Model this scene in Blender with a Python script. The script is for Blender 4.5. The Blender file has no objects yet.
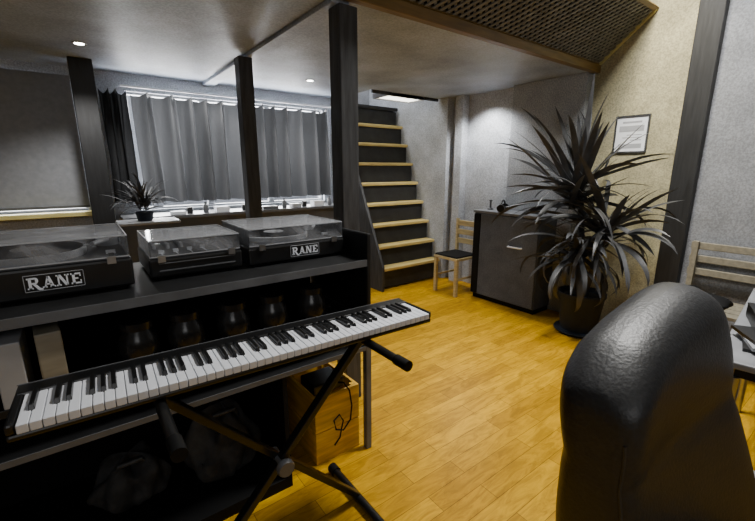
import bpy, math, random
from mathutils import Vector, Matrix, Euler
random.seed(7)
S=bpy.context.scene
COL=S.collection
# ------------------------------------------------------------------ materials
def mat(name,col,rough=.6,metal=0,var=.12,scale=9,bump=0,spec=.5,stretch=(1,1,1),coat=0,grain=0,wrinkle=0):
    m=bpy.data.materials.new(name); m.use_nodes=True
    nt=m.node_tree; b=nt.nodes['Principled BSDF']
    b.inputs['Roughness'].default_value=rough
    b.inputs['Metallic'].default_value=metal
    b.inputs['Specular IOR Level'].default_value=spec
    b.inputs['Coat Weight'].default_value=coat
    tc=nt.nodes.new('ShaderNodeTexCoord'); mp=nt.nodes.new('ShaderNodeMapping')
    mp.inputs['Scale'].default_value=stretch
    nt.links.new(tc.outputs['Object'],mp.inputs[0])
    n=nt.nodes.new('ShaderNodeTexNoise'); n.inputs['Scale'].default_value=scale
    n.inputs['Detail'].default_value=5
    nt.links.new(mp.outputs[0],n.inputs[0])
    r=nt.nodes.new('ShaderNodeValToRGB')
    r.color_ramp.elements[0].position=.3; r.color_ramp.elements[1].position=.7
    r.color_ramp.elements[0].color=(*[c*(1-var) for c in col],1)
    r.color_ramp.elements[1].color=(*[min(1,c*(1+var)) for c in col],1)
    nt.links.new(n.outputs[0],r.inputs[0])
    out=r.outputs[0]
    if grain:
        n2=nt.nodes.new('ShaderNodeTexNoise'); n2.inputs['Scale'].default_value=90; n2.inputs['Detail'].default_value=3
        nt.links.new(mp.outputs[0],n2.inputs[0])
        r2=nt.nodes.new('ShaderNodeValToRGB'); r2.color_ramp.elements[0].position=.35; r2.color_ramp.elements[1].position=.65
        r2.color_ramp.elements[0].color=(1-grain,1-grain,1-grain,1); r2.color_ramp.elements[1].color=(1,1,1,1)
        nt.links.new(n2.outputs[0],r2.inputs[0])
        mx=nt.nodes.new('ShaderNodeMix'); mx.data_type='RGBA'; mx.blend_type='MULTIPLY'; mx.inputs[0].default_value=1
        nt.links.new(out,mx.inputs[6]); nt.links.new(r2.outputs[0],mx.inputs[7]); out=mx.outputs[2]
    nt.links.new(out,b.inputs['Base Color'])
    if bump:
        bp=nt.nodes.new('ShaderNodeBump'); bp.inputs['Strength'].default_value=bump
        bp.inputs['Distance'].default_value=.02
        nt.links.new(n.outputs[0],bp.inputs['Height'])
        if wrinkle:
            mp2=nt.nodes.new('ShaderNodeMapping'); mp2.inputs['Scale'].default_value=(2,2,6); nt.links.new(tc.outputs['Object'],mp2.inputs[0])
            n3=nt.nodes.new('ShaderNodeTexNoise'); n3.inputs['Scale'].default_value=2.0; n3.inputs['Detail'].default_value=2; n3.inputs['Distortion'].default_value=1.0
            nt.links.new(mp2.outputs[0],n3.inputs[0])
            b3=nt.nodes.new('ShaderNodeBump'); b3.inputs['Strength'].default_value=wrinkle; b3.inputs['Distance'].default_value=.02
            nt.links.new(n3.outputs[0],b3.inputs['Height']); nt.links.new(b3.outputs[0],bp.inputs['Normal'])
        nt.links.new(bp.outputs[0],b.inputs['Normal'])
    return m
def g(v): return (v*.97,v,v*1.06)
def emat(name,col,st):
    m=bpy.data.materials.new(name); m.use_nodes=True; nt=m.node_tree
    b=nt.nodes['Principled BSDF']; b.inputs['Base Color'].default_value=(*col,1)
    b.inputs['Emission Color'].default_value=(*col,1); b.inputs['Emission Strength'].default_value=st
    return m
def clearmat(name,tint,fac):
    m=bpy.data.materials.new(name); m.use_nodes=True; nt=m.node_tree
    for n in list(nt.nodes): nt.nodes.remove(n)
    o=nt.nodes.new('ShaderNodeOutputMaterial'); mx=nt.nodes.new('ShaderNodeMixShader')
    t=nt.nodes.new('ShaderNodeBsdfTransparent'); t.inputs[0].default_value=(*tint,1)
    p=nt.nodes.new('ShaderNodeBsdfPrincipled'); p.inputs['Base Color'].default_value=(.42,.43,.45,1); p.inputs['Roughness'].default_value=.08
    tc=nt.nodes.new('ShaderNodeTexCoord'); mp=nt.nodes.new('ShaderNodeMapping'); mp.inputs['Scale'].default_value=(1,2.5,1)
    n=nt.nodes.new('ShaderNodeTexNoise'); n.inputs['Scale'].default_value=7; n.inputs['Detail'].default_value=9; n.inputs['Distortion'].default_value=1.5
    mr=nt.nodes.new('ShaderNodeMapRange'); mr.inputs['From Min'].default_value=.42; mr.inputs['From Max'].default_value=.68
    mr.inputs['To Min'].default_value=fac*.1; mr.inputs['To Max'].default_value=fac*3.2  # streaks of the grey base colour painted in as reflections
    nt.links.new(tc.outputs['Object'],mp.inputs[0]); nt.links.new(mp.outputs[0],n.inputs[0]); nt.links.new(n.outputs[0],mr.inputs[0])
    fr=nt.nodes.new('ShaderNodeFresnel'); fr.inputs[0].default_value=1.38
    ad=nt.nodes.new('ShaderNodeMath'); ad.operation='ADD'
    nt.links.new(fr.outputs[0],ad.inputs[0]); nt.links.new(mr.outputs[0],ad.inputs[1]); nt.links.new(ad.outputs[0],mx.inputs[0])
    nt.links.new(t.outputs[0],mx.inputs[1]); nt.links.new(p.outputs[0],mx.inputs[2]); nt.links.new(mx.outputs[0],o.inputs[0])
    return m
def clothmat(name,col,transl,fac,gl=0):
    m=bpy.data.materials.new(name); m.use_nodes=True; nt=m.node_tree
    for n in list(nt.nodes): nt.nodes.remove(n)
    o=nt.nodes.new('ShaderNodeOutputMaterial'); mx=nt.nodes.new('ShaderNodeMixShader'); mx.inputs[0].default_value=fac
    d=nt.nodes.new('ShaderNodeBsdfPrincipled'); d.inputs['Roughness'].default_value=.38 if gl else .9; d.inputs['Specular IOR Level'].default_value=gl
    t=nt.nodes.new('ShaderNodeBsdfTranslucent'); t.inputs[0].default_value=(*transl,1)
    tc=nt.nodes.new('ShaderNodeTexCoord'); n=nt.nodes.new('ShaderNodeTexNoise'); n.inputs['Scale'].default_value=30
    r=nt.nodes.new('ShaderNodeValToRGB'); r.color_ramp.elements[0].color=(*[c*.8 for c in col],1); r.color_ramp.elements[1].color=(*[c*1.2 for c in col],1)
    nt.links.new(tc.outputs['Object'],n.inputs[0]); nt.links.new(n.outputs[0],r.inputs[0]); nt.links.new(r.outputs[0],d.inputs[0])
    nt.links.new(d.outputs[0],mx.inputs[1]); nt.links.new(t.outputs[0],mx.inputs[2]); nt.links.new(mx.outputs[0],o.inputs[0])
    return m
def floormat():
    m=bpy.data.materials.new('parquet'); m.use_nodes=True; nt=m.node_tree; b=nt.nodes['Principled BSDF']
    L=nt.links.new
    tc=nt.nodes.new('ShaderNodeTexCoord')
    br=nt.nodes.new('ShaderNodeTexBrick'); br.offset=.37; br.offset_frequency=2; br.squash=1
    br.inputs['Scale'].default_value=1; br.inputs['Brick Width'].default_value=.62; br.inputs['Row Height'].default_value=.09
    br.inputs['Mortar Size'].default_value=.0016; br.inputs['Mortar Smooth'].default_value=.5
    br.inputs['Color1'].default_value=(.64,.355,.0012,1); br.inputs['Color2'].default_value=(.42,.215,.0008,1)
    br.inputs['Mortar'].default_value=(.16,.075,.001,1)
    L(tc.outputs['Object'],br.inputs[0])
    mp=nt.nodes.new('ShaderNodeMapping'); mp.inputs['Scale'].default_value=(2.2,10,1); L(tc.outputs['Object'],mp.inputs[0])
    n=nt.nodes.new('ShaderNodeTexNoise'); n.inputs['Scale'].default_value=2.2; n.inputs['Detail'].default_value=8; n.inputs['Distortion'].default_value=1.5; n.inputs['Roughness'].default_value=.68; L(mp.outputs[0],n.inputs[0])
    r=nt.nodes.new('ShaderNodeValToRGB'); r.color_ramp.elements[0].position=.38; r.color_ramp.elements[1].position=.6
    r.color_ramp.elements[0].color=(.55,.5,.42,1); r.color_ramp.elements[1].color=(1.0,1.0,1.0,1); L(n.outputs[0],r.inputs[0])
    mx=nt.nodes.new('ShaderNodeMix'); mx.data_type='RGBA'; mx.blend_type='MULTIPLY'; mx.inputs[0].default_value=.85
    L(br.outputs[0],mx.inputs[6]); L(r.outputs[0],mx.inputs[7]); L(mx.outputs[2],b.inputs['Base Color'])
    b.inputs['Roughness'].default_value=.40; b.inputs['Specular IOR Level'].default_value=.2
    return m
M=dict(
 floor=floormat(),
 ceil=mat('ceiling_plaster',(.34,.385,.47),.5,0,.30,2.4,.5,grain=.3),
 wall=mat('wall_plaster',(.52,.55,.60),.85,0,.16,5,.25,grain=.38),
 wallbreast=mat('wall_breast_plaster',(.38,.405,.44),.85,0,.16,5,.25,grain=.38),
 wallwarmlit=mat('wall_warm_lit',(.40,.365,.225),.85,0,.2,5,.3,grain=.38),  # warm lamp light painted into the wall colour of this stretch
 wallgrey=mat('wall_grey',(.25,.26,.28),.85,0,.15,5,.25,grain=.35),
 darkwood=mat('dark_stained_wood',g(.010),.6,0,.5,6,.1,stretch=(8,8,1)),
 post=mat('grey_stained_post',g(.034),.6,0,.5,5,.2,stretch=(9,9,1)),
 fascia=mat('brown_fascia',(.15,.09,.02),.5,0,.3,5,0,stretch=(1,9,9)),
 lattice=mat('lattice_wood',(.16,.15,.125),.6,0,.3,12),
 black=mat('black_plastic',g(.005),.35,0,.2,20),
 blackm=mat('matte_black',g(.003),.7,0,.3,15,spec=.2),
 glossblack=mat('glossy_dark_glass',g(.014),.22,0,.3,15,spec=.4),
 desk=mat('charcoal_laminate',g(.008),.5,0,.3,12,spec=.3),
 deskedge=mat('grey_edge_band',g(.09),.45,0,.2,12),
 grey=mat('grey_plastic',g(.09),.4,0,.15,12),
 lgrey=mat('light_grey',g(.34),.45,0,.1,12),
 white=mat('white_plastic',g(.80),.35,0,.03,12),
 ivory=mat('white_key_plastic',g(.62),.4,0,.05,12),
 paper=mat('paper_white',g(.72),.7,0,.04,12),
 steel=mat('brushed_steel',g(.45),.3,1,.1,30),
 cab=mat('anthracite_cabinet',(.090,.099,.118),.65,0,.15,9,grain=.3,spec=.3),
 cabtop=mat('cabinet_top',(.15,.16,.18),.45,0,.1,9),
 leather=mat('black_leather',g(.013),.45,0,.35,130,.10,spec=.5,wrinkle=.10),
 seam=mat('leather_piping',g(.020),.45,0,.2,30),
 tread=mat('pale_tread_wood',(.60,.47,.17),.45,0,.2,5,0,stretch=(1,9,9)),
 riser=mat('dark_riser',g(.014),.6,0,.5,14),
 oak=mat('oak_wood',(.50,.40,.20),.5,0,.25,6,0,stretch=(1,1,7)),
 crate=mat('crate_pine',(.56,.31,.02),.55,0,.35,5,.1,stretch=(1,1,8)),
 greyoak=mat('washed_oak',(.22,.20,.15),.55,0,.2,6,0,stretch=(1,6,6)),
 leaf=mat('leaf_dark',g(.055),.45,0,.6,7,0,spec=.45),
 bark=mat('trunk_bark',g(.04),.8,0,.4,20,.5),
 pot=mat('dark_pot',(.014,.019,.030),.55,0,.2,9,spec=.25),
 soil=mat('soil',g(.02),.9,0,.5,40,.6),
 sill=mat('yellow_sill',(.60,.52,.20),.5,0,.1,9),
 tabletop=mat('grey_table_top',g(.24),.4,0,.2,8),
 clear=clearmat('clear_dust_cover',(.85,.85,.85),.13),
 curtain=clothmat('curtain_cloth',g(.045),g(.045),.28,.6),
 dcurtain=clothmat('dark_curtain_cloth',g(.03),g(.02),.2),
 blind=clothmat('roller_blind_cloth',g(.32),g(.06),.2),
 bagcloth=mat('bag_cloth',g(.018),.8,0,.95,14,.7),
 lamp=emat('lamp_glow',(1,.97,.9),30),
 panel=emat('light_panel_glow',(1,.97,.85),5),
)
# ------------------------------------------------------------------ mesh builder
class B:
    def __init__(s): s.v=[]; s.f=[]; s.m=[]; s.cm=0
    def mi(s,i): s.cm=i; return s
    def add(s,vs,fs):
        o=len(s.v); s.v+= [tuple(v) for v in vs]; s.f+=[tuple(i+o for i in f) for f in fs]; s.m+=[s.cm]*len(fs); return s
    def box(s,x0,x1,y0,y1,z0,z1):
        vs=[(x,y,z) for x in(x0,x1) for y in(y0,y1) for z in(z0,z1)]
        return s.add(vs,[(0,1,3,2),(4,6,7,5),(0,4,5,1),(2,3,7,6),(0,2,6,4),(1,5,7,3)])
    def lathe(s,prof,c=(0,0,0),n=24,axis='z'):
        vs=[];fs=[]
        for r,h in prof:
            for i in range(n):
                a=2*math.pi*i/n; p=(r*math.cos(a),r*math.sin(a),h)
                if axis=='y': p=(p[0],p[2],-p[1])
                if axis=='x': p=(p[2],p[0],p[1])
                vs.append((p[0]+c[0],p[1]+c[1],p[2]+c[2]))
        k=len(prof)
        for j in range(k-1):
            for i in range(n):
                a=j*n+i;b=j*n+(i+1)%n; fs.append((a,b,b+n,a+n))
        fs.append(tuple(reversed(range(n)))); fs.append(tuple((k-1)*n+i for i in range(n)))
        return s.add(vs,fs)
    def cyl(s,c,r,h,n=20,axis='z'): return s.lathe([(r,0),(r,h)],c,n,axis)
    def tube(s,pts,r,n=8):
        pts=[Vector(p) for p in pts]; vs=[];fs=[]
        t0=(pts[1]-pts[0]).normalized(); up=Vector((0,0,1)) if abs(t0.z)<.9 else Vector((1,0,0))
        for i,p in enumerate(pts):
            t=(pts[min(i+1,len(pts)-1)]-pts[max(i-1,0)]).normalized()
            a=t.cross(up)
            if a.length<1e-4: a=t.cross(Vector((0,1,0)))
            a.normalize(); b=a.cross(t).normalized()
            rr=r[i] if isinstance(r,(list,tuple)) else r
            for k in range(n):
                an=2*math.pi*k/n; vs.append(p+a*math.cos(an)*rr+b*math.sin(an)*rr)
        for j in range(len(pts)-1):
            for k in range(n):
                q=j*n+k;w=j*n+(k+1)%n; fs.append((q,w,w+n,q+n))
        fs.append(tuple(reversed(range(n)))); fs.append(tuple((len(pts)-1)*n+k for k in range(n)))
        return s.add(vs,fs)
    def bar(s,p,q,w,h,up=(0,0,1)):
        p=Vector(p);q=Vector(q);t=(q-p).normalized();a=t.cross(Vector(up)).normalized();b=a.cross(t).normalized()
        vs=[]
        for o in(p,q):
            for i,j in((-1,-1),(1,-1),(1,1),(-1,1)): vs.append(o+a*i*w/2+b*j*h/2)
        return s.add(vs,[(3,2,1,0),(4,5,6,7),(0,1,5,4),(1,2,6,5),(2,3,7,6),(3,0,4,7)])
    def prism(s,poly,x0,z0,sc,y0,y1):
        n=len(poly); vs=[(x0+a*sc,y0,z0+b*sc) for a,b in poly]+[(x0+a*sc,y1,z0+b*sc) for a,b in poly]
        return s.add(vs,[tuple(range(n)),tuple(reversed(range(n,2*n)))]+[(i,(i+1)%n,(i+1)%n+n,i+n) for i in range(n)])
    def grid(s,nu,nv,fn,closeu=False):
        vs=[fn(i/(nu-1) if not closeu else i/nu,j/(nv-1)) for j in range(nv) for i in range(nu)]
        fs=[]
        for j in range(nv-1):
            for i in range(nu if closeu else nu-1):
                a=j*nu+i;b=j*nu+(i+1)%nu; fs.append((a,b,b+nu,a+nu))
        return s.add(vs,fs)
    def obj(s,name,mats,parent=None,loc=(0,0,0),rot=(0,0,0),bevel=0,smooth=False,kind=None,label=None,cat=None,sub=0,seg=2,group=None):
        me=bpy.data.meshes.new(name); me.from_pydata(s.v,[],s.f)
        if not isinstance(mats,(list,tuple)): mats=[mats]
        for m in mats: me.materials.append(m)
        for p,i in zip(me.polygons,s.m): p.material_index=i; p.use_smooth=bool(smooth)
        me.validate(); me.update()
        import bmesh
        bm=bmesh.new(); bm.from_mesh(me); bmesh.ops.recalc_face_normals(bm,faces=bm.faces); bm.to_mesh(me); bm.free()
        if smooth: me.set_sharp_from_angle(angle=math.radians(50))
        o=bpy.data.objects.new(name,me); COL.objects.link(o); o.location=loc; o.rotation_euler=rot
        if parent: o.parent=parent
        if bevel:
            md=o.modifiers.new('b','BEVEL'); md.width=bevel; md.segments=seg; md.limit_method='ANGLE'; md.angle_limit=math.radians(40)
        if sub:
            md=o.modifiers.new('s','SUBSURF'); md.levels=sub; md.render_levels=sub
        if kind: o['kind']=kind
        if label: o['label']=label
        if cat: o['category']=cat
        if group: o['group']=group
        return o
def thing(name,label,cat,loc=(0,0,0),rz=0,group=None):
    e=bpy.data.objects.new(name,None); COL.objects.link(e); e.location=loc; e.rotation_euler=(0,0,rz); e.empty_display_size=.1
    e['label']=label; e['category']=cat
    if group: e['group']=group
    return e
def dup(o,parent=None,loc=None,rz=None):
    c=o.copy(); COL.objects.link(c)
    if parent is not None: c.parent=parent
    if loc is not None: c.location=loc
    if rz is not None: c.rotation_euler=(0,0,rz)
    return c
ST='structure'
CZ=2.14; RX=3.64; WY=4.2
# ------------------------------------------------------------------ room
B().box(-1.6,RX+.1,-2.5,4.9,-.1,0).obj('floor',M['floor'],kind=ST)
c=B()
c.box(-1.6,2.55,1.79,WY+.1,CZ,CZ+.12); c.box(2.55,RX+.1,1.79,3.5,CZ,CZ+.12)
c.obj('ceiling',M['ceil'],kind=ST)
B().box(-1.7,RX+.2,-2.6,5.0,3.6,3.7).obj('ceiling.001',M['wall'],kind=ST)
# back wall with window holes
w=B()
w.box(-1.6,-1.15,WY,WY+.15,0,CZ); w.box(-1.15,.06,WY,WY+.15,0,1.0); w.box(-1.15,.06,WY,WY+.15,2.03,CZ)
w.box(.06,.44,WY,WY+.15,0,CZ); w.box(.44,2.36,WY,WY+.15,0,.98); w.box(.44,2.36,WY,WY+.15,2.0,CZ)
w.box(2.36,2.55,WY,WY+.15,0,CZ)
w.obj('wall_back',M['wall'],kind=ST)
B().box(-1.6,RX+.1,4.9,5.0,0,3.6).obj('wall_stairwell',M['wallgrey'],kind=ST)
B().box(2.47,2.55,3.85,4.9,0,3.6).obj('wall_partition',M['wall'],kind=ST)
B().box(RX,RX+.1,1.79,5.0,0,3.6).obj('wall_right_alcove',M['wall'],kind=ST)
B().box(3.53,RX,3.36,4.9,0,3.6).obj('wall_beside_stairs',M['wall'],kind=ST)
B().box(RX,RX+.1,1.02,1.79,0,3.6).obj('wall_right',M['wallwarmlit'],kind=ST)
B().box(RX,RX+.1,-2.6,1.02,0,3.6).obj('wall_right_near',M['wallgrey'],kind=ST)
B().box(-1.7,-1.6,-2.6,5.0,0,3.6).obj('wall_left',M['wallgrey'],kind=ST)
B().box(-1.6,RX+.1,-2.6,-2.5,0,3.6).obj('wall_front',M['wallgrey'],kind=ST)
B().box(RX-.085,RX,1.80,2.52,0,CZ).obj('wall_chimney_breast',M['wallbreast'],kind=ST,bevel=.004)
B().box(RX-.10,RX,3.14,3.25,0,CZ).obj('trim_1',M['wall'],kind=ST,bevel=.004)
# stairwell shaft walls
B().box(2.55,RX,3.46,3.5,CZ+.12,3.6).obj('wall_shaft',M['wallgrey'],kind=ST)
# dark beam on right wall
B().box(RX-.07,RX,.95,1.10,0,3.6).obj('trim_2',M['darkwood'],kind=ST,bevel=.005)
# mezzanine edge fascia
B().box(.6,RX,1.74,1.79,2.13,2.19).obj('trim_3',M['fascia'],kind=ST,bevel=.004)
# ceiling beam along posts
B().box(1.08,1.18,1.8,WY,2.115,CZ).obj('trim_4',M['ceil'],kind=ST,bevel=.004)
# window frames
def window(n,x0,x1,z0,z1,mull):
    b=B(); y0,y1=WY+.05,WY+.1; t=.02
    b.box(x0,x1,y0,y1,z0,z0+t); b.box(x0,x1,y0,y1,z1-t,z1); b.box(x0,x0+t,y0,y1,z0+t,z1-t); b.box(x1-t,x1,y0,y1,z0+t,z1-t)
    for m in mull: b.box(m-.03,m+.03,y0,y1,z0+t,z1-t)
    b.obj(n,M['lgrey'],kind=ST,bevel=.004)
window('window_1',.44,2.36,.98,2.0,(1.08,1.72)); window('window_2',-1.15,.06,1.0,2.03,(-.55,))
B().box(-1.2,.10,4.08,WY+.05,.965,1.0).obj('trim_5',M['sill'],kind=ST,bevel=.004)
# lattice balustrade panel
def lattice():
    L=3.04; H=.49; sp=.045; b=B(); e=thing('lattice_balustrade','brown diamond lattice balustrade panel leaning out from the mezzanine edge','railing',(.6,1.765,2.2))
    d=Vector((0,-.37,.31)).normalized()
    nrm=Vector((0,-.31,-.37)).normalized()
    def P(u,v,o=0): return Vector((u,0,0))+d*v+nrm*o
    n=int((L+H)/sp/1.2)
    for s in(0,1):
        for k in range(n+1):
            u0=k*sp*1.2
            if s==0:
                lo=max(0,u0-L); hi=min(H,u0)
                if hi-lo<.01: continue
                p=P(u0-lo,lo,0); q=P(u0-hi,hi,0)
            else:
                off=u0-H; lo=max(0,-off); hi=min(H,L-off)
                if hi-lo<.01: continue
                p=P(off+lo,lo,.008); q=P(off+hi,hi,.008)
            b.bar(p,q,.016,.006,up=nrm)
    b.obj('lattice_slats',M['lattice'],e)
    f=B()
    f.bar(P(0,0),P(L,0),.03,.03,up=nrm); f.bar(P(0,H),P(L,H),.03,.035,up=nrm)
    f.obj('lattice_frame',M['fascia'],e)
    k=B(); k.add([P(0,0,-.02),P(L,0,-.02),P(L,H,-.02),P(0,H,-.02),P(0,0,-.03),P(L,0,-.03),P(L,H,-.03),P(0,H,-.03)],[(0,1,2,3),(7,6,5,4),(0,4,5,1),(1,5,6,2),(2,6,7,3),(3,7,4,0)])
    k.obj('backing_board',M['blackm'],e)
    r=B(); r.bar(P(L-.012,0,.012),P(L-.012,H,.012),.024,.02,up=nrm); r.obj('end_trim',M['sill'],e)
lattice()
# posts
def post(x,y,w):
    e=B().box(-w/2,w/2,-w/2,w/2,0,CZ-.025).obj('support_post',M['post'],loc=(x,y,0),bevel=.006,label='square dark grey wooden post holding up the mezzanine',cat='post',group='mezzanine posts')
    return e
post(1.16,1.83,.105); post(1.07,3.02,.10)
p=B().box(-.075,.075,-.04,.05,0,CZ).obj('support_post',M['darkwood'],loc=(.145,3.86,0),bevel=.006,label='dark stained wooden post standing beside the blinded window',cat='post')
# ------------------------------------------------------------------ curtains
def curtain(name,x0,x1,y,z0,z1,m,seed,label,folds,amp=.035):
    rnd=random.Random(seed); ph=rnd.random()*6
    def fn(u,v):
        x=x0+(x1-x0)*u
        a=amp*(.75+.5*v)+.006*math.sin(u*23+ph)
        t=u*folds*2*math.pi+.9*math.sin(u*9+ph)+.25*math.sin(v*3+ph+u*5)
        yy=y+a*math.sin(t)+.016*math.sin(2*t+v*2)
        z=z1+(z0-z1)*v - .05*abs(math.sin(t/2))*(1-v)**3
        return (x+.022*math.cos(t)*(v+.3),yy,z)
    B().grid(folds*18,14,fn).obj(name,m,parent=None,smooth=True,label=label,cat='curtain',group='window curtains')
curtain('curtain',.465,1.38,4.075,1.055,1.99,M['curtain'],1,'grey pleated curtain drawn across the daylit window',6,.08)
curtain('curtain',1.43,2.33,4.075,1.055,1.99,M['curtain'],5,'grey pleated curtain drawn across the daylit window',6,.08)
curtain('curtain',.24,.43,4.10,1.06,2.0,M['dcurtain'],9,'narrow dark curtain bunched at the window edge',3,.022)
B().tube([(.40,4.075,2.02),(2.44,4.075,2.02)],.009).obj('curtain_rail',M['white'],smooth=True,label='thin white rail carrying the grey curtains',cat='curtain rail')
b=B().box(-1.19,.072,4.180,4.186,1.045,2.07).mi(1).box(-1.19,.072,4.172,4.194,1.03,1.05)
b.obj('roller_blind',[M['blind'],M['grey']],label='grey roller blind pulled down over the window',cat='blind')
# ------------------------------------------------------------------ window counter + clutter
e=thing('window_counter','long grey counter with pale top under the curtained window','counter',(1.36,3.98,0))
B().box(-1.09,1.09,-.15,.2,.92,.95).obj('counter_top',M['grey'],e,bevel=.004)
B().box(-1.07,1.07,-.12,.2,0,.92).obj('body',M['grey'],e)
def lathe_thing(name,label,cat,loc,prof,m,cap=None,group=None):
    e=B().lathe(prof,n=20).obj(name,m,loc=loc,smooth=True,label=label,cat=cat,group=group)
    return e
bot=[(.0,0),(.022,0),(.024,.01),(.024,.06),(.010,.08),(.009,.10),(.0,.10)]
can=[(0,0),(.026,0),(.026,.055),(.022,.06),(0,.06)]
xs=[(.80,can,'dark_tin'),(.94,bot,'bottle'),(1.3,can,'dark_tin'),(1.40,can,'dark_tin'),(1.72,bot,'bottle'),(1.95,can,'dark_tin'),(2.26,bot,'bottle')]
for x,pf,n in xs:
    lathe_thing(n,'small dark '+('glass bottle' if n=='bottle' else 'round tin')+' on the window counter','bottle' if n=='bottle' else 'tin',(x,3.92,.95),pf,M['black'] if pf is can else M['grey'],group='small clutter on the window counter')
for x,w_,h_,m_ in((.70,.12,.03,'paper'),(1.08,.12,.05,'paper'),(1.55,.16,.03,'grey'),(1.84,.10,.04,'lgrey'),(2.10,.12,.06,'paper')):
    B().box(-w_/2,w_/2,-.05,.05,0,h_).obj('small_box',M[m_],loc=(x,3.91,.95),bevel=.004,label='small box lying on the window counter',cat='box',group='boxes on the window counter')
# leaf helper
def leaves(b,c,n,lmin,lmax,w,emin,emax,droop,rnd,xmax=99,bias=0,spread=.07,cab=False):
    for i in range(n):
        while True:
            a=rnd.uniform(0,2*math.pi)
            # foliage grows away from the wall corner, towards the open room
            if rnd.random()<1-bias*max(0,math.cos(a+.64)): break
        el=rnd.uniform(emin,emax); L=rnd.uniform(lmin,lmax)*(1-.25*bias*max(0,math.cos(a+.64))); k=10
        p=Vector(c)+Vector((rnd.uniform(-.03,.03),rnd.uniform(-.03,.03),rnd.uniform(-spread,spread)))
        vs=[];fs=[]; dr=droop*rnd.uniform(.25,1.3)*(1.25-.6*max(0,el)); W=w*rnd.uniform(.75,1.15)
        side=Vector((-math.sin(a),math.cos(a),0)); tw=rnd.uniform(-.7,.7)
        for j in range(k+1):
            s=j/k; e_=el-dr*s*s*1.1
            d=Vector((math.cos(a)*math.cos(e_),math.sin(a)*math.cos(e_),math.sin(e_)))
            up=side.cross(d); ww=W*(.7+1.2*s-.4*s*s)*(1-s**3.2)*.85+.001
            sd=(side*math.cos(tw)+up*math.sin(tw)); nn=d.cross(sd)
            for t in(-1,0,1):
                q=p+sd*ww*t*.5+(-nn if nn.z>0 else nn)*(-abs(t))*ww*.10
                if q.x>xmax: q.x=xmax-.01*((i%5)/5)-.002
                if cab and q.y>.38 and q.z<.96 and q.x>-.05: q.x=-.055-.01*((i%4)/4)
                vs.append(q)
            p=p+d*L/k
        for j in range(k):
            for t in(0,1):
                q=j*3+t; fs.append((q,q+1,q+4,q+3))
        b.add(vs,fs)
# spider plant by the window
rnd=random.Random(3)
e=thing('side_cabinet','low dark cabinet in front of the window holding the spider plant','cabinet',(.42,3.60,0))
B().box(-.2,.2,-.13,.13,.05,.93).mi(1).box(-.19,.19,-.12,.13,0,.05).obj('body',[M['grey'],M['blackm']],e,bevel=.004)
B().box(-.21,.21,-.14,.14,.93,.95).obj('top',M['lgrey'],e,bevel=.004)
e=thing('potted_spider_plant','small dark potted spider plant beside the window curtain','plant',(.40,3.58,.951))
B().lathe([(0,0),(.05,0),(.065,.07),(.06,.07),(.055,.06),(0,.06)]).obj('pot',M['pot'],e,smooth=True)
b=B(); leaves(b,(0,0,.11),64,.18,.32,.018,.2,1.4,1.6,rnd,spread=.03); b.obj('foliage',M['leaf'],e,smooth=True)
# ------------------------------------------------------------------ staircase
e=thing('staircase','steep wooden staircase with pale treads and dark risers','staircase',(2.58,3.38,0))
W=.93; first=None; go=.107; ri=.233
for i in range(8):
    z=.255+ri*i; y=go*i
    if first is None:
        first=B().box(.03,W-.0,0,.2,-.035,0).obj('tread',M['tread'],e,loc=(0,y,z),bevel=.006)
        r0=B().box(.03,W-.0,.035,.05,-ri+.0,-.036).obj('riser',M['riser'],e,loc=(0,y,z))
    else:
        dup(first,e,(0,y,z)); dup(r0,e,(0,y,z))
B().box(.03,W,8*go,8*go+.5,2.08,2.12).obj('landing',M['riser'],e,bevel=.005)
B().box(.03,W,8*go+.035,8*go+.05,1.87,2.07).obj('riser',M['riser'],e)
b=B(); T=8*go
pr=[(-.03,0),(.22,0),(T+.25,2.07),(T-.03,2.07),(-.03,.28)]
vs=[(0,y,z) for y,z in pr]+[(.03,y,z) for y,z in pr]
b.add(vs,[(0,1,2,3,4),(9,8,7,6,5)]+[(i,(i+1)%5,(i+1)%5+5,i+5) for i in range(5)]).obj('stringer',M['post'],e)
# ceiling light panel above the stairs
e=thing('ceiling_light_panel','square glowing light panel in a dark frame above the stairs','ceiling light',(3.05,3.66,CZ))
B().box(-.24,.24,-.11,.11,-.02,0).obj('diffuser',M['panel'],e)
b=B(); b.box(-.27,-.24,-.14,.14,-.03,.02).box(.24,.27,-.14,.14,-.03,.02).box(-.24,.24,-.16,-.11,-.03,.02).box(-.24,.24,.11,.14,-.03,.02).obj('frame',M['lgrey'],e)
b=B().box(-.49,.46,-.16,-.14,-.03,.02).obj('mounting_batten',M['post'],e)
# downlights
for (x,y,en,vis) in((.14,3.40,65,1),(1.85,3.50,55,1),(1.0,3.8,35,0),(3.36,2.80,72,0)):
    if vis:
        e=thing('recessed_downlight','small round recessed ceiling downlight, switched on','ceiling light',(x,y,CZ),group='ceiling downlights')
        B().lathe([(.028,-.004),(.040,-.006),(.042,0),(.028,0)],n=24).obj('bezel',M['lgrey'],e,smooth=True)
        B().lathe([(0,-.005),(.027,-.005),(.027,0),(0,0)],n=24).obj('bulb',M['lamp'],e)
    l=bpy.data.lights.new('spot','SPOT'); l.energy=en; l.spot_size=2.2; l.spot_blend=.6; l.shadow_soft_size=.04; l.color=(1,.98,.95)
    lo=bpy.data.objects.new('downlight_lamp',l); COL.objects.link(lo); lo.location=(x,y,CZ-.03)
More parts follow.
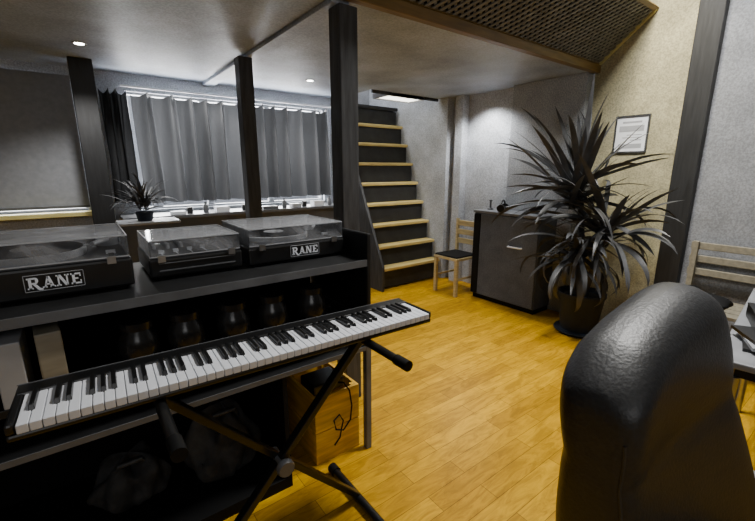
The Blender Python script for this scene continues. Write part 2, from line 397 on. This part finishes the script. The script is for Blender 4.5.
# ------------------------------------------------------------------ chair by the stairs
e=thing('wooden_chair','small pale wooden chair with black seat by the stairs','chair',(3.27,2.90,0))
B().box(-.18,.18,-.17,.17,.39,.42).obj('seat_frame',M['oak'],e,bevel=.005)
B().box(-.175,.155,-.16,.16,.42,.44).obj('seat_cushion',M['blackm'],e,bevel=.01)
lg=B().box(-.018,.018,-.018,.018,0,.39).obj('leg',M['oak'],e,loc=(-.16,-.15,0),bevel=.003)
dup(lg,e,(-.16,.15,0))
lg=B().box(-.016,.016,-.016,.016,0,.80).obj('leg',M['oak'],e,loc=(.175,-.155,0),bevel=.003); dup(lg,e,(.175,.155,0))
b=B()
for z in(.52,.62,.72): b.box(.165,.185,-.14,.14,z,z+.06)
b.obj('backrest',M['oak'],e,bevel=.003)
s0=B().box(-.145,.16,-.0075,.0075,.18,.2).obj('stretcher',M['oak'],e,loc=(0,-.155,0)); dup(s0,e,(0,.155,0))
# ------------------------------------------------------------------ dark cabinet
e=thing('cabinet','dark anthracite cabinet with pale bar handle beside the plant','cabinet',(3.27,2.29,0))
B().box(0,.27,-.36,.38,.05,.91).mi(1).box(.02,.27,-.35,.37,0,.05).obj('body',[M['cab'],M['blackm']],e,bevel=.003)
B().box(-.02,.27,-.37,.39,.91,.935).obj('top',M['cabtop'],e,bevel=.003)
d=B().box(-.02,-.001,-.355,.29,.06,.90).obj('door',M['cab'],e,bevel=.004)
B().box(-.02,-.001,.295,.375,.06,.90).obj('filler_panel',M['blackm'],e,bevel=.003)
B().tube([(-.02,-.20,.62),(-.04,-.20,.62),(-.04,-.06,.62),(-.02,-.06,.62)],.008).obj('handle',M['white'],d,smooth=True)
# things on cabinet
hp=thing('headphones','black over-ear headphones lying on the cabinet','headphones',(3.36,2.38,.935),.4)
B().tube([(.09*math.cos(a),.02,.035+.075*math.sin(a)) for a in [math.pi*i/12 for i in range(13)]],.009).obj('headband',M['black'],hp,smooth=True)
q=B().lathe([(.0,-.02),(.036,-.02),(.038,0),(.036,.02),(0,.02)],axis='x').obj('ear_cup',M['black'],hp,loc=(-.085,.02,.038),smooth=True); dup(q,hp,(.085,.02,.038))
lathe_thing('candle_holder','small dark candle holder on the cabinet','candle holder',(3.42,2.60,.935),[(0,0),(.03,0),(.032,.01),(.01,.02),(.01,.08),(.02,.1),(0,.1)],M['grey'])
B().box(-.05,.05,-.08,.08,0,.03).obj('card_box',M['grey'],loc=(3.46,2.1,.935),bevel=.004,label='small grey card box on the cabinet',cat='box')
# ------------------------------------------------------------------ big plant
e=thing('potted_dracaena','large spiky dracaena in a dark pot with long arching leaves','plant',(3.26,1.50,0))
B().lathe([(0,0),(.17,0),(.19,.02),(.185,.03),(0,.03)],n=32).obj('saucer',M['pot'],e,smooth=True)
B().lathe([(0,.03),(.14,.03),(.175,.31),(.185,.32),(.185,.35),(.165,.35),(.155,.31),(0,.31)],n=32).obj('pot',M['pot'],e,smooth=True)
B().lathe([(0,.311),(.15,.311),(.12,.325),(0,.33)],n=24).obj('soil',M['soil'],e,smooth=True)
B().tube([(0,.02,.32),(.01,.05,.7),(-.02,.09,1.12)],[.032,.028,.024]).obj('trunk',M['bark'],e,smooth=True)
B().tube([(-.03,-.03,.32),(-.04,-.09,.6),(-.02,-.14,.88)],[.028,.024,.02]).obj('trunk',M['bark'],e,smooth=True)
B().tube([(-.05,.02,.32),(-.09,.04,.5),(-.10,.05,.66)],[.022,.02,.018]).obj('trunk',M['bark'],e,smooth=True)
rnd=random.Random(5)
b=B(); leaves(b,(-.03,.12,1.13),70,.50,.84,.052,-.1,1.5,.8,rnd,xmax=.29,bias=.5,spread=.11,cab=True); b.obj('foliage',M['leaf'],e,smooth=True)
b=B(); leaves(b,(-.02,-.13,.88),66,.44,.68,.050,-.4,1.25,1.4,rnd,xmax=.29,bias=.5,spread=.10,cab=True); b.obj('foliage',M['leaf'],e,smooth=True)
b=B(); leaves(b,(-.10,.03,.68),60,.38,.60,.048,-.7,.7,1.9,rnd,xmax=.29,bias=.35,spread=.10,cab=True); b.obj('foliage',M['leaf'],e,smooth=True)
# picture
e=thing('framed_picture','small white-framed print hung on the right wall','picture',(RX,1.44,1.62))
b=B(); t=.012
b.box(-.015,0,-.125,.125,-.145,-.145+t).box(-.015,0,-.125,.125,.145-t,.145).box(-.015,0,-.125,-.125+t,-.145+t,.145-t).box(-.015,0,.125-t,.125,-.145+t,.145-t)
b.obj('frame',M['post'],e)
B().box(-.007,-.001,-.113,.113,-.133,.133).obj('print',M['paper'],e)
b=B()
for k,(y0,y1,z0,z1) in enumerate([(-.07,.07,.085,.10),(-.09,.09,.02,.065),(-.08,.03,-.01,-.003),(-.08,.06,-.03,-.023),(-.08,.0,-.05,-.043),(-.085,.085,-.11,-.075)]):
    b.box(-.0085,-.007,y0,y1,z0,z1)
b.obj('printed_artwork',M['lgrey'],e)
# ------------------------------------------------------------------ bench on right wall
e=thing('wooden_bench','pale wooden slatted bench against the wall','bench',(3.36,.30,0))
b=B()
for z in(.59,.685,.78): b.box(.20,.222,-.6,.6,z,z+.05)
b.obj('backrest',M['greyoak'],e,bevel=.004)
b=B()
for x in(-.2,-.1,0,.1): b.box(x,x+.085,-.6,.6,.42,.442)
b.obj('seat',M['greyoak'],e,bevel=.004)
for y in(-.58,.55):
    B().box(-.2,-.16,y,y+.035,0,.42).box(.165,.20,y,y+.035,0,.84).box(-.16,.165,y,y+.035,.36,.40).obj('leg',M['greyoak'],e,bevel=.003)
# ------------------------------------------------------------------ bags
def bag(name,loc,sx,sy,sz,seed,label,m,hm,hh=1.15):
    rnd=random.Random(seed); ph=[rnd.random()*6 for _ in range(6)]
    def fn(u,v):
        a=u*2*math.pi; t=v*math.pi
        r=1+.16*math.sin(3*a+ph[0]+4*v)+.09*math.sin(7*a+ph[1]-5*v)+.07*math.sin(11*v+ph[2]+2*a)+.05*math.sin(13*a+ph[4]+9*v)
        cz=-math.cos(t)
        return (sx*r*math.sin(t)**.6*math.cos(a) if t>0 and t<math.pi-1e-6 else 0,sy*r*max(0,math.sin(t))**.6*math.sin(a),sz*(cz+1)/2*(1+.2*math.sin(4*a+ph[3])*(cz>0)))
    e=thing(name,label,'bag',loc)
    B().grid(64,30,fn,closeu=True).obj('bag_body',m,e,smooth=True)
    B().tube([(-sx*.5,-sy*.2,sz*.85),(-sx*.3,-sy*.6,sz*hh),(sx*.3,-sy*.6,sz*hh),(sx*.5,-sy*.2,sz*.85)],.010).obj('handle',hm,e,smooth=True)
# black stool with a bag on it
e=thing('padded_stool','round black padded stool near the wooden bench','stool',(2.90,.70,0))
B().lathe([(0,.42),(.17,.42),(.19,.45),(.19,.48),(.17,.505),(.1,.51),(0,.51)],n=32).obj('seat',M['blackm'],e,smooth=True)
B().tube([(0,0,.05),(0,0,.42)],.025).obj('column',M['black'],e,smooth=True)
B().lathe([(0,0),(.2,0),(.2,.015),(.04,.05),(0,.05)],n=32).obj('base',M['black'],e,smooth=True)
bag('shoulder_bag',(2.90,.70,.511),.24,.17,.10,12,'slumped black shoulder bag lying on the padded stool',M['blackm'],M['black'],1.05)
# ------------------------------------------------------------------ table at right
e=thing('side_table','grey-topped table on steel legs','table',(2.30,.08,0),.10)
B().box(-.60,.60,-.28,.28,.695,.72).obj('table_top',M['tabletop'],e,bevel=.006)
B().box(-.55,.55,-.23,.23,.65,.694).obj('apron',M['black'],e)
for i,(x,y) in enumerate(((-.55,-.23),(.55,-.23),(-.55,.23),(.55,.23))):
    B().tube([(x,y,.65),(x*1.03,y*1.03,0)],.018).obj('leg',M['steel'],e,smooth=True)
B().bar((-.55,-.23,.12),(-.55,.23,.12),.04,.03).obj('stretcher',M['steel'],e)
B().box(-.14,.14,-.10,.10,0,.12).mi(1).box(-.142,.142,-.03,.03,.0,.1205).obj('card_box',[M['paper'],M['lgrey']],loc=(1.98,.12,0),rot=(0,0,.2),bevel=.003,label='low pale card box on the floor under the table',cat='box')
B().box(-.12,.12,-.09,.09,0,.06).mi(1).box(-.11,.11,-.092,-.088,.015,.045).obj('black_case',[M['black'],M['grey']],loc=(2.2,.22,.72),rot=(0,0,.3),bevel=.006,label='black equipment case on the table',cat='case')
for i in range(3):
    B().box(-.11,.11,-.08,.08,0,.012).obj('magazine',M['lgrey'] if i%2 else M['black'],loc=(1.93,.20,.72+.012*i),rot=(0,0,.2+.2*i),label='thin magazine stacked on the table',cat='magazine',group='magazines on the table')
# ------------------------------------------------------------------ equipment rack / desk
X0,X1=-1.0,1.0; Y0,Y1=1.38,1.93
e=thing('equipment_desk','long charcoal shelving desk carrying the record decks','desk',(0,0,0))
B().box(X0,X1-.022,Y0+.004,Y1,.93,.96).mi(1).box(X0,X1-.022,Y0,Y0+.004,.93,.96).obj('top',[M['desk'],M['deskedge']],e)
B().box(X1-.022,X1,Y0,Y1,.66,1.075).obj('side_panel',M['desk'],e,bevel=.006)
B().box(X0,X1-.022,Y0+.02,Y1,.67,.695).obj('shelf',M['desk'],e,bevel=.002)
B().box(X0,X1-.03,Y0+.004,Y1,.53,.55).mi(1).box(X0,X1-.03,Y0,Y0+.004,.53,.55).obj('shelf',[M['desk'],M['grey']],e)
B().box(X0,.58,Y0+.01,Y1-.016,.03,.05).obj('shade_board',M['blackm'],e)  # added black board standing in for the shade under the desk
B().box(.56,.58,Y0+.01,Y1-.016,.05,.53).obj('divider',M['blackm'],e)
B().box(X0,.58,Y0+.01,Y0+.03,0,.03).obj('shade_plinth',M['blackm'],e)  # added black strip, goes with the shade board above
B().box(X0,X1-.03,Y1-.015,Y1-.001,.0,.93).obj('back_panel',M['blackm'],e)
B().box(X1-.03,X1,Y0,Y0+.03,0,.66).obj('leg',M['deskedge'],e,bevel=.003)
B().box(X1-.03,X1,Y1-.03,Y1,0,.66).obj('leg',M['deskedge'],e,bevel=.003)
B().box(X0,X0+.03,Y0,Y1,0,.53).obj('leg',M['desk'],e)
B().box(-.28,-.255,Y0+.02,Y1-.02,.695,.93).obj('divider',M['desk'],e)
# jars on mid shelf
jp=[(0,0),(.050,0),(.062,.02),(.066,.06),(.060,.10),(.045,.125),(.045,.13),(.052,.13),(.052,.155),(.0,.155)]
for x in(.10,.25,.42,.58,.76):
    lathe_thing('dark_jar','dark lidded glass jar on the desk shelf','jar',(x,1.50,.695),jp,M['glossblack'],group='jars on the desk shelf')
B().box(-.03,.03,-.07,.07,0,.20).obj('wooden_block',M['greyoak'],loc=(-.13,1.47,.695),rot=(0,0,.1),bevel=.004,label='upright wooden block on the desk shelf',cat='wooden block')
B().box(-.03,.03,-.07,.07,0,.19).obj('white_book',M['lgrey'],loc=(-.215,1.47,.695),rot=(0,0,0),bevel=.003,label='pale upright book on the desk shelf',cat='book')
bag('cloth_bag',(.36,1.60,.051),.13,.11,.28,4,'crumpled mottled cloth bag under the desk',M['bagcloth'],M['post'])
bag('cloth_bag',(0.02,1.66,.051),.12,.10,.18,8,'crumpled mottled cloth bag under the desk',M['bagcloth'],M['post'])
# ------------------------------------------------------------------ record decks
GL={
'R':(1.12,[[(.12,0),(.36,0),(.36,1),(.12,1)],[(0,0),(.46,0),(.46,.13),(0,.13)],[(0,.87),(.2,.87),(.2,1),(0,1)],[(.34,.86),(.70,.86),(.66,1),(.34,1)],
  [(.66,1),(.82,.95),(.91,.82),(.91,.64),(.82,.50),(.66,.42),(.66,.56),(.67,.66),(.67,.80),(.66,.86)],[(.34,.42),(.66,.42),(.66,.56),(.34,.56)],[(.42,.44),(.68,.44),(1.02,.02),(1.22,-.02),(1.22,-.14),(.92,-.14),(.80,-.06)]]),
'A':(1.10,[[(.12,0),(.27,0),(.58,.98),(.44,1)],[(.40,1),(.66,1),(.98,0),(.70,0)],[(.24,.26),(.80,.26),(.78,.38),(.28,.38)],[(0,0),(.38,0),(.38,.12),(0,.12)],[(.62,0),(1.08,0),(1.08,.12),(.62,.12)]]),
'N':(1.16,[[(.12,0),(.26,0),(.26,1),(.12,1)],[(.84,0),(.98,0),(.98,1),(.84,1)],[(.12,1),(.40,1),(.98,0),(.72,0)],[(0,0),(.38,0),(.38,.12),(0,.12)],[(.72,.88),(1.10,.88),(1.10,1),(.72,1)],[(0,.88),(.2,.88),(.2,1),(0,1)]]),
'E':(.92,[[(.12,0),(.36,0),(.36,1),(.12,1)],[(0,.86),(.88,.86),(.88,1),(0,1)],[(0,0),(.90,0),(.90,.14),(0,.14)],[(.36,.44),(.64,.44),(.64,.56),(.36,.56)],[(.77,.68),(.88,.68),(.88,.9),(.77,.9)],[(.79,.1),(.90,.1),(.90,.34),(.79,.34)]])}
def logo(parent,xc,zc,h,y):
    gap=.07; tot=sum(GL[c][0] for c in 'RANE')+3*gap
    x=xc-tot*h*.5*.84; b=B(); s=h
    for c in 'RANE':
        wd_,polys=GL[c]
        for p in polys: b.prism([(a*.84,q) for a,q in p],x,zc-h/2,s,y-.0022,y)
        x+=(wd_+gap)*h*.84
    b.obj('logo_lettering',M['white'],parent)
    hw=tot*h*.42+.007; hh=h*.5+.008
    b=B()
    for a in((-hw,hw,-hh,-hh+.0015),(-hw,hw,hh-.0015,hh),(-hw,-hw+.0015,-hh,hh),(hw-.0015,hw,-hh,hh)): b.box(xc+a[0],xc+a[1],y-.002,y,zc+a[2],zc+a[3])
    b.obj('logo_border',M['lgrey'],parent)
def deck(name,x0,x1,y0,y1,z,h,lid,label,cat,tx,tsize,kind):
    e=thing(name,label,cat,((x0+x1)/2,(y0+y1)/2,z)); w=(x1-x0)/2; d=(y1-y0)/2
    B().box(-w,w,-d,d,.012,h).obj('case_body',M['black'],e,bevel=.008)
    f0=B().lathe([(0,0),(.018,0),(.02,.012),(0,.012)],n=16).obj('foot',M['blackm'],e,loc=(-w+.04,-d+.04,0))
    for sx,sy in((1,-1),(-1,1),(1,1)): dup(f0,e,(sx*(w-.04),sy*(d-.04),0))
    B().box(-w+.012,w-.012,-d+.012,d-.012,h,h+.004).obj('top_plate',M['deskedge'],e)
    R=min(.15,d-.03)
    if kind=='deck':
        B().lathe([(0,h+.004),(R,h+.004),(R+.002,h+.010),(R+.002,h+.026),(R-.002,h+.028),(0,h+.028)],c=(-.04,0,0),n=40).obj('platter',M['white'],e,smooth=True)
        B().lathe([(0,h+.028),(R-.006,h+.028),(R-.006,h+.031),(.05,h+.0315),(0,h+.0315)],c=(-.04,0,0),n=40).obj('record',M['black'],e,smooth=True)
        B().lathe([(0,h+.0315),(.045,h+.0315),(.045,h+.0325),(0,h+.0325)],c=(-.04,0,0),n=30).obj('record_label',M['white'],e)
        B().tube([(w-.05,d-.06,h+.004),(w-.05,d-.06,h+.04),(w-.055,0,h+.042),(w-.10,-.06,h+.038)],.008).lathe([(0,h+.004),(.035,h+.004),(.035,h+.03),(0,h+.03)],c=(w-.05,d-.06,0),n=20).obj('tonearm',M['white'],e,smooth=True)
        B().box(w-.06,w-.045,-d+.04,-.03,h+.004,h+.009).mi(1).box(w-.066,w-.039,-d+.08,-d+.095,h+.006,h+.018).obj('pitch_slider',[M['blackm'],M['white']],e)
    else:
        k0=B().lathe([(0,0),(.009,0),(.007,.018),(0,.018)],n=12).obj('knob',M['lgrey'],e,loc=(-w+.04,.02,h+.004),smooth=True)
        for i in range(6):
            for j in range(4):
                if i or j: dup(k0,e,(-w+.04+i*(2*w-.08)/5,.02+j*.035,h+.004))
        b=B()
        for i in range(5): b.box(-w+.05+i*.05,-w+.054+i*.05,-d+.04,-.02,h+.004,h+.006).box(-w+.043+i*.05,-w+.061+i*.05,-d+.07+.01*i,-d+.08+.01*i,h+.005,h+.016)
        b.obj('fader',M['white'],e)
        B().box(-w+.03,w-.03,-d-.004,-d,.035,.039).box(-w+.03,w-.03,-d-.004,-d,.062,.064).obj('front_trim',M['grey'],e)
    t=.004; z0=h+.005; z1=h+lid; ix=w-.006; iy=d-.006
    b=B(); b.box(-ix,ix,-iy,iy,z1-t,z1).box(-ix,ix,-iy,-iy+t,z0,z1-t).box(-ix,ix,iy-t,iy,z0,z1-t).box(-ix,-ix+t,-iy+t,iy-t,z0,z1-t).box(ix-t,ix,-iy+t,iy-t,z0,z1-t)
    b.obj('dust_cover',M['clear'],e)
    B().box(-ix,ix,-iy-.001,-iy,z0,z0+.004).box(-ix,ix,-iy-.001,-iy,z1-.003,z1).box(ix,ix+.001,-iy,iy,z1-.004,z1).box(-ix,ix,iy-.004,iy,z1,z1+.001).box(-ix,ix,-iy,-iy+.003,z1,z1+.001).box(ix-.003,ix,-iy,iy,z1,z1+.001).box(-ix,-ix+.003,-iy,iy,z1,z1+.001).obj('cover_edge',M['lgrey'],e)
    q=B().box(-.03,.03,-.012,.012,0,.012).obj('hinge',M['steel'],e,loc=(-w*.6,d+.006,h-.01)); dup(q,e,(w*.6,d+.006,h-.01))
    q=B().box(-.012,.012,-.006,0,-.012,.012).obj('latch',M['steel'],e,loc=(-w*.75,-d,h)); dup(q,e,(w*.75,-d,h))
    if tx is not None: logo(e,tx-(x0+x1)/2,h*.5+.008,tsize,-d)
    return e
deck('turntable',-.34,.115,1.50,1.86,.96,.105,.075,'black record deck with clear cover and white lettering','turntable',-.09,.034,'deck')
deck('audio_mixer',.165,.488,1.54,1.86,.96,.080,.065,'compact black audio mixer with smoky cover between the two decks','mixer',None,0,'mixer')
deck('turntable',.51,.955,1.53,1.90,.96,.08,.075,'black record deck with clear cover and white lettering','turntable',.755,.032,'deck')
# ------------------------------------------------------------------ keyboard
KX0,KX1,KY0,KY1,KZ=-.20,1.045,1.088,1.300,.803
e=thing('digital_piano','slim black digital piano with long row of keys','keyboard',(KX0,KY0,KZ-.07),math.radians(-2.2))
L=KX1-KX0; D=KY1-KY0; KD=.150
b=B().box(0,L,0,D,.028,.045).box(0,L,KD+.002,D,.045,.072).box(0,.018,0,KD+.002,.045,.072).box(L-.012,L,0,KD+.002,.045,.072).obj('case',M['black'],e,bevel=.006)
kw=(L-.034)/52; wk=None
for i in range(52):
    x=.020+kw*i
    if wk is None: wk=B().box(.0008,kw-.0008,-.004,KD,.046,.068).obj('white_key',M['ivory'],e,loc=(x,0,0),bevel=.0015,seg=1)
    else: dup(wk,e,(x,0,0))
bk=None
for i in range(51):
    if (i%7) in (1,4): continue
    x=.020+kw*(i+1)
    if bk is None:
        bk=B().add([(-.0065,.052,.066),(.0065,.052,.066),(.0065,KD,.066),(-.0065,KD,.066),(-.0048,.060,.08),(.0048,.060,.08),(.0048,KD,.08),(-.0048,KD,.08)],[(0,1,5,4),(1,2,6,5),(2,3,7,6),(3,0,4,7),(4,5,6,7),(3,2,1,0)]).obj('black_key',M['black'],e,loc=(x,0,0),bevel=.0012,seg=1)
    else: dup(bk,e,(x,0,0))
B().box(.0,L,D-.012,D-.008,.072,.0735).obj('trim_line',M['grey'],e)
# ------------------------------------------------------------------ X stand
e=thing('keyboard_stand','black folding x-frame keyboard stand with rubber-capped arms','keyboard stand',(.43,1.14,0))
zt=.745
def xb(name,a,b_,y): return B().bar((a[0],y,a[1]),(b_[0],y,b_[1]),.024,.034,up=(0,1,0)).obj(name,M['black'],e,bevel=.004)
xb('cross_bar',(.33,zt-.01),(-.33,.03),-.015); xb('cross_bar',(-.33,zt-.01),(.33,.03),.015)
for sx in(-1,1):
    B().tube([(sx*.33,-.25,zt-.002),(sx*.33,.15,zt-.002)],.0145,12).obj('support_arm',M['black'],e,smooth=True)
    c1=B().tube([(sx*.33,-.29,zt-.002),(sx*.33,-.23,zt-.002)],[.018,.018],14).obj('rubber_cap',M['blackm'],e,smooth=True)
    B().tube([(sx*.33,-.22,.02),(sx*.33,.20,.02)],.018,12).obj('foot',M['black'],e,smooth=True)
    for yy in(-.24,.20): B().tube([(sx*.33,yy-.02,.022),(sx*.33,yy+.02,.022)],.022,14).obj('rubber_cap',M['blackm'],e,smooth=True)
B().lathe([(0,-.07),(.026,-.07),(.030,-.062),(.030,-.05),(.016,-.045),(.016,.045),(0,.045)],c=(0,0,.38),n=20,axis='y').obj('locking_knob',M['grey'],e,smooth=True)
# ------------------------------------------------------------------ crate under the desk
e=thing('wooden_crate','yellow pine crate on the floor beneath the desk','crate',(.84,1.60,0))
b=B(); b.box(-.12,.12,-.17,.17,0,.012)
for z0,z1 in((.005,.16),(.165,.34)): b.box(-.12,.12,-.17,-.155,z0,z1).box(-.12,.12,.155,.17,z0,z1).box(-.12,-.105,-.155,.155,z0,z1).box(.105,.12,-.155,.155,z0,z1)
b.obj('slatted_sides',M['crate'],e,bevel=.003)
for sx in(-.095,.095):
    for sy in(-.145,.145): B().box(sx-.01,sx+.01,sy-.01,sy+.01,.012,.34).obj('corner_batten',M['crate'],e)
e=thing('power_adapter','black power adapter with a curled cable on the crate','power adapter',(.81,1.52,.342))
B().box(-.08,.08,-.07,.07,0,.05).obj('housing',M['black'],e,bevel=.008)
pts=[(.05,-.07,.03),(.06,-.10,.04),(.08,-.115,.0),(.09,-.118,-.08),(.08,-.12,-.15),(.04,-.12,-.19),(.0,-.12,-.17),(-.01,-.12,-.12),(.02,-.12,-.10),(.04,-.12,-.14),(.02,-.12,-.22),(-.01,-.12,-.25)]
B().tube(pts,.004,6).obj('cable',M['blackm'],e,smooth=True)
# ------------------------------------------------------------------ leather office chair
e=thing('office_chair','black leather high-back office chair','chair',(1.015,.05,0),0)
HW=.27
def sm(t): t=max(0,min(1,t)); return t*t*(3-2*t)
def back(u,v):
    a=u*2*math.pi
    ca,sa=math.cos(a),math.sin(a)
    sx=(abs(ca)**.25)*(1 if ca>0 else -1); sy=(abs(sa)**.58)*(1 if sa>0 else -1)
    hl=.242; hr=.310+.09*(1-v)**1.2-.014*math.exp(-((v-.64)/.06)**2)
    th=.086*(1+.12*math.exp(-((v-.82)/.13)**2)+.18*math.exp(-((v-.30)/.25)**2)-.06*math.exp(-((v-.63)/.05)**2))
    cap=1.0
    if v>.90: cap=max(0,1-((v-.90)/.10)**2.6)**(1/2.2)
    if v<.06: cap=math.sqrt(max(0,1-((.06-v)/.06)**2))
    x=(hl if sx<0 else hr)*sx*(.92+.08*cap)
    y=th*cap*sy
    q=x/HW
    z=.36+.655*v
    # crest slopes up from the low shoulder to a peak on the other side
    dz=.038*math.sin(min(1.0,max(0,q))*math.pi*.55) if q>0 else -.14*abs(q)**1.8
    if q>.85: dz-=.05*((q-.85)/.3)**2
    z+=dz*v**1.8
    y+=-.03*q*q*(1 if q<0 else .2) + .05*(v-.3) - .12*(1-v)*sm((q+.7)/1.7)
    return (x,y+.245,z)
def vw(v): return 1-(1-v)**1.4
B().grid(120,64,lambda u,v: back(u,vw(v)),closeu=True).obj('backrest',M['leather'],e,smooth=True)
for s_ in(.565,):
    pts=[Vector(back(s_,vw(j/62))) for j in range(3,46)]
    B().tube(pts,.0035,6).obj('piping',M['seam'],e,smooth=True)
def seat(u,v):
    a=u*2*math.pi; cap=math.sqrt(max(0,1-(2*v-1)**4)); ca,sa=math.cos(a),math.sin(a)
    return (.24*cap*abs(ca)**.5*(1 if ca>0 else -1),.23*cap*abs(sa)**.5*(1 if sa>0 else -1)-.04,.35+.10*v)
B().grid(48,14,seat,closeu=True).obj('seat',M['leather'],e,smooth=True)
B().tube([(0,0,.08),(0,0,.36)],.03,16).obj('gas_column',M['steel'],e,smooth=True)
b=B()
for k in range(5):
    a=k*2*math.pi/5+.3; b.tube([(0,0,.10),(.28*math.cos(a),.28*math.sin(a),.065)],[.028,.016],10)
b.obj('star_base',M['black'],e,smooth=True)
for k in range(5):
    a=k*2*math.pi/5+.3; B().cyl((-.022,0,0),.028,.044,16,'x').obj('caster',M['blackm'],e,loc=(.28*math.cos(a),.28*math.sin(a),.03),rot=(0,0,a),smooth=True)
# ------------------------------------------------------------------ lights
def area(name,loc,rot,sx,sy,en,col=(1,1,1)):
    l=bpy.data.lights.new(name,'AREA'); l.shape='RECTANGLE'; l.size=sx; l.size_y=sy; l.energy=en; l.color=col
    o=bpy.data.objects.new(name,l); COL.objects.link(o); o.location=loc; o.rotation_euler=rot; return o
area('overhead_fill',(2.3,1.0,3.4),(0,0,0),.7,.6,165,(1,.98,.94))  # added general fill from above, no lamp of the room
area('camera_side_fill',(-.6,-1.6,2.2),(math.radians(62),0,math.radians(-28)),1.4,1.0,16)  # added weak fill behind the camera, lifts the dark area under the desk
area('window_daylight',(1.4,4.6,1.6),(-math.pi/2,0,0),2.0,1.0,230)
area('window_daylight',(-.55,4.6,1.6),(-math.pi/2,0,0),1.2,1.0,80)
area('stair_lamp',(3.0,4.3,3.3),(0,0,0),.6,.6,28)
l=bpy.data.lights.new('wall_spot','SPOT'); l.energy=110; l.spot_size=1.1; l.spot_blend=.9; l.shadow_soft_size=.08; l.color=(1,.86,.48)
lo=bpy.data.objects.new('wall_spot_lamp',l); COL.objects.link(lo); lo.location=(2.7,1.2,3.3); lo.rotation_euler=(Vector((3.64,1.45,1.6))-Vector((2.7,1.2,3.3))).to_track_quat('-Z','Y').to_euler()
wd=bpy.data.worlds.new('w'); S.world=wd; wd.use_nodes=True
wd.node_tree.nodes['Background'].inputs[0].default_value=(.9,.95,1,1); wd.node_tree.nodes['Background'].inputs[1].default_value=14
# ------------------------------------------------------------------ camera
cd=bpy.data.cameras.new('cam'); cam=bpy.data.objects.new('cam',cd); COL.objects.link(cam)
cd.sensor_fit='HORIZONTAL'; cd.sensor_width=36; cd.lens=395/755*36; cd.clip_start=.02
cam.location=(0,0,1.35); cam.rotation_euler=(math.radians(90-13.1),0,-math.atan2(.6,.8))
S.camera=cam
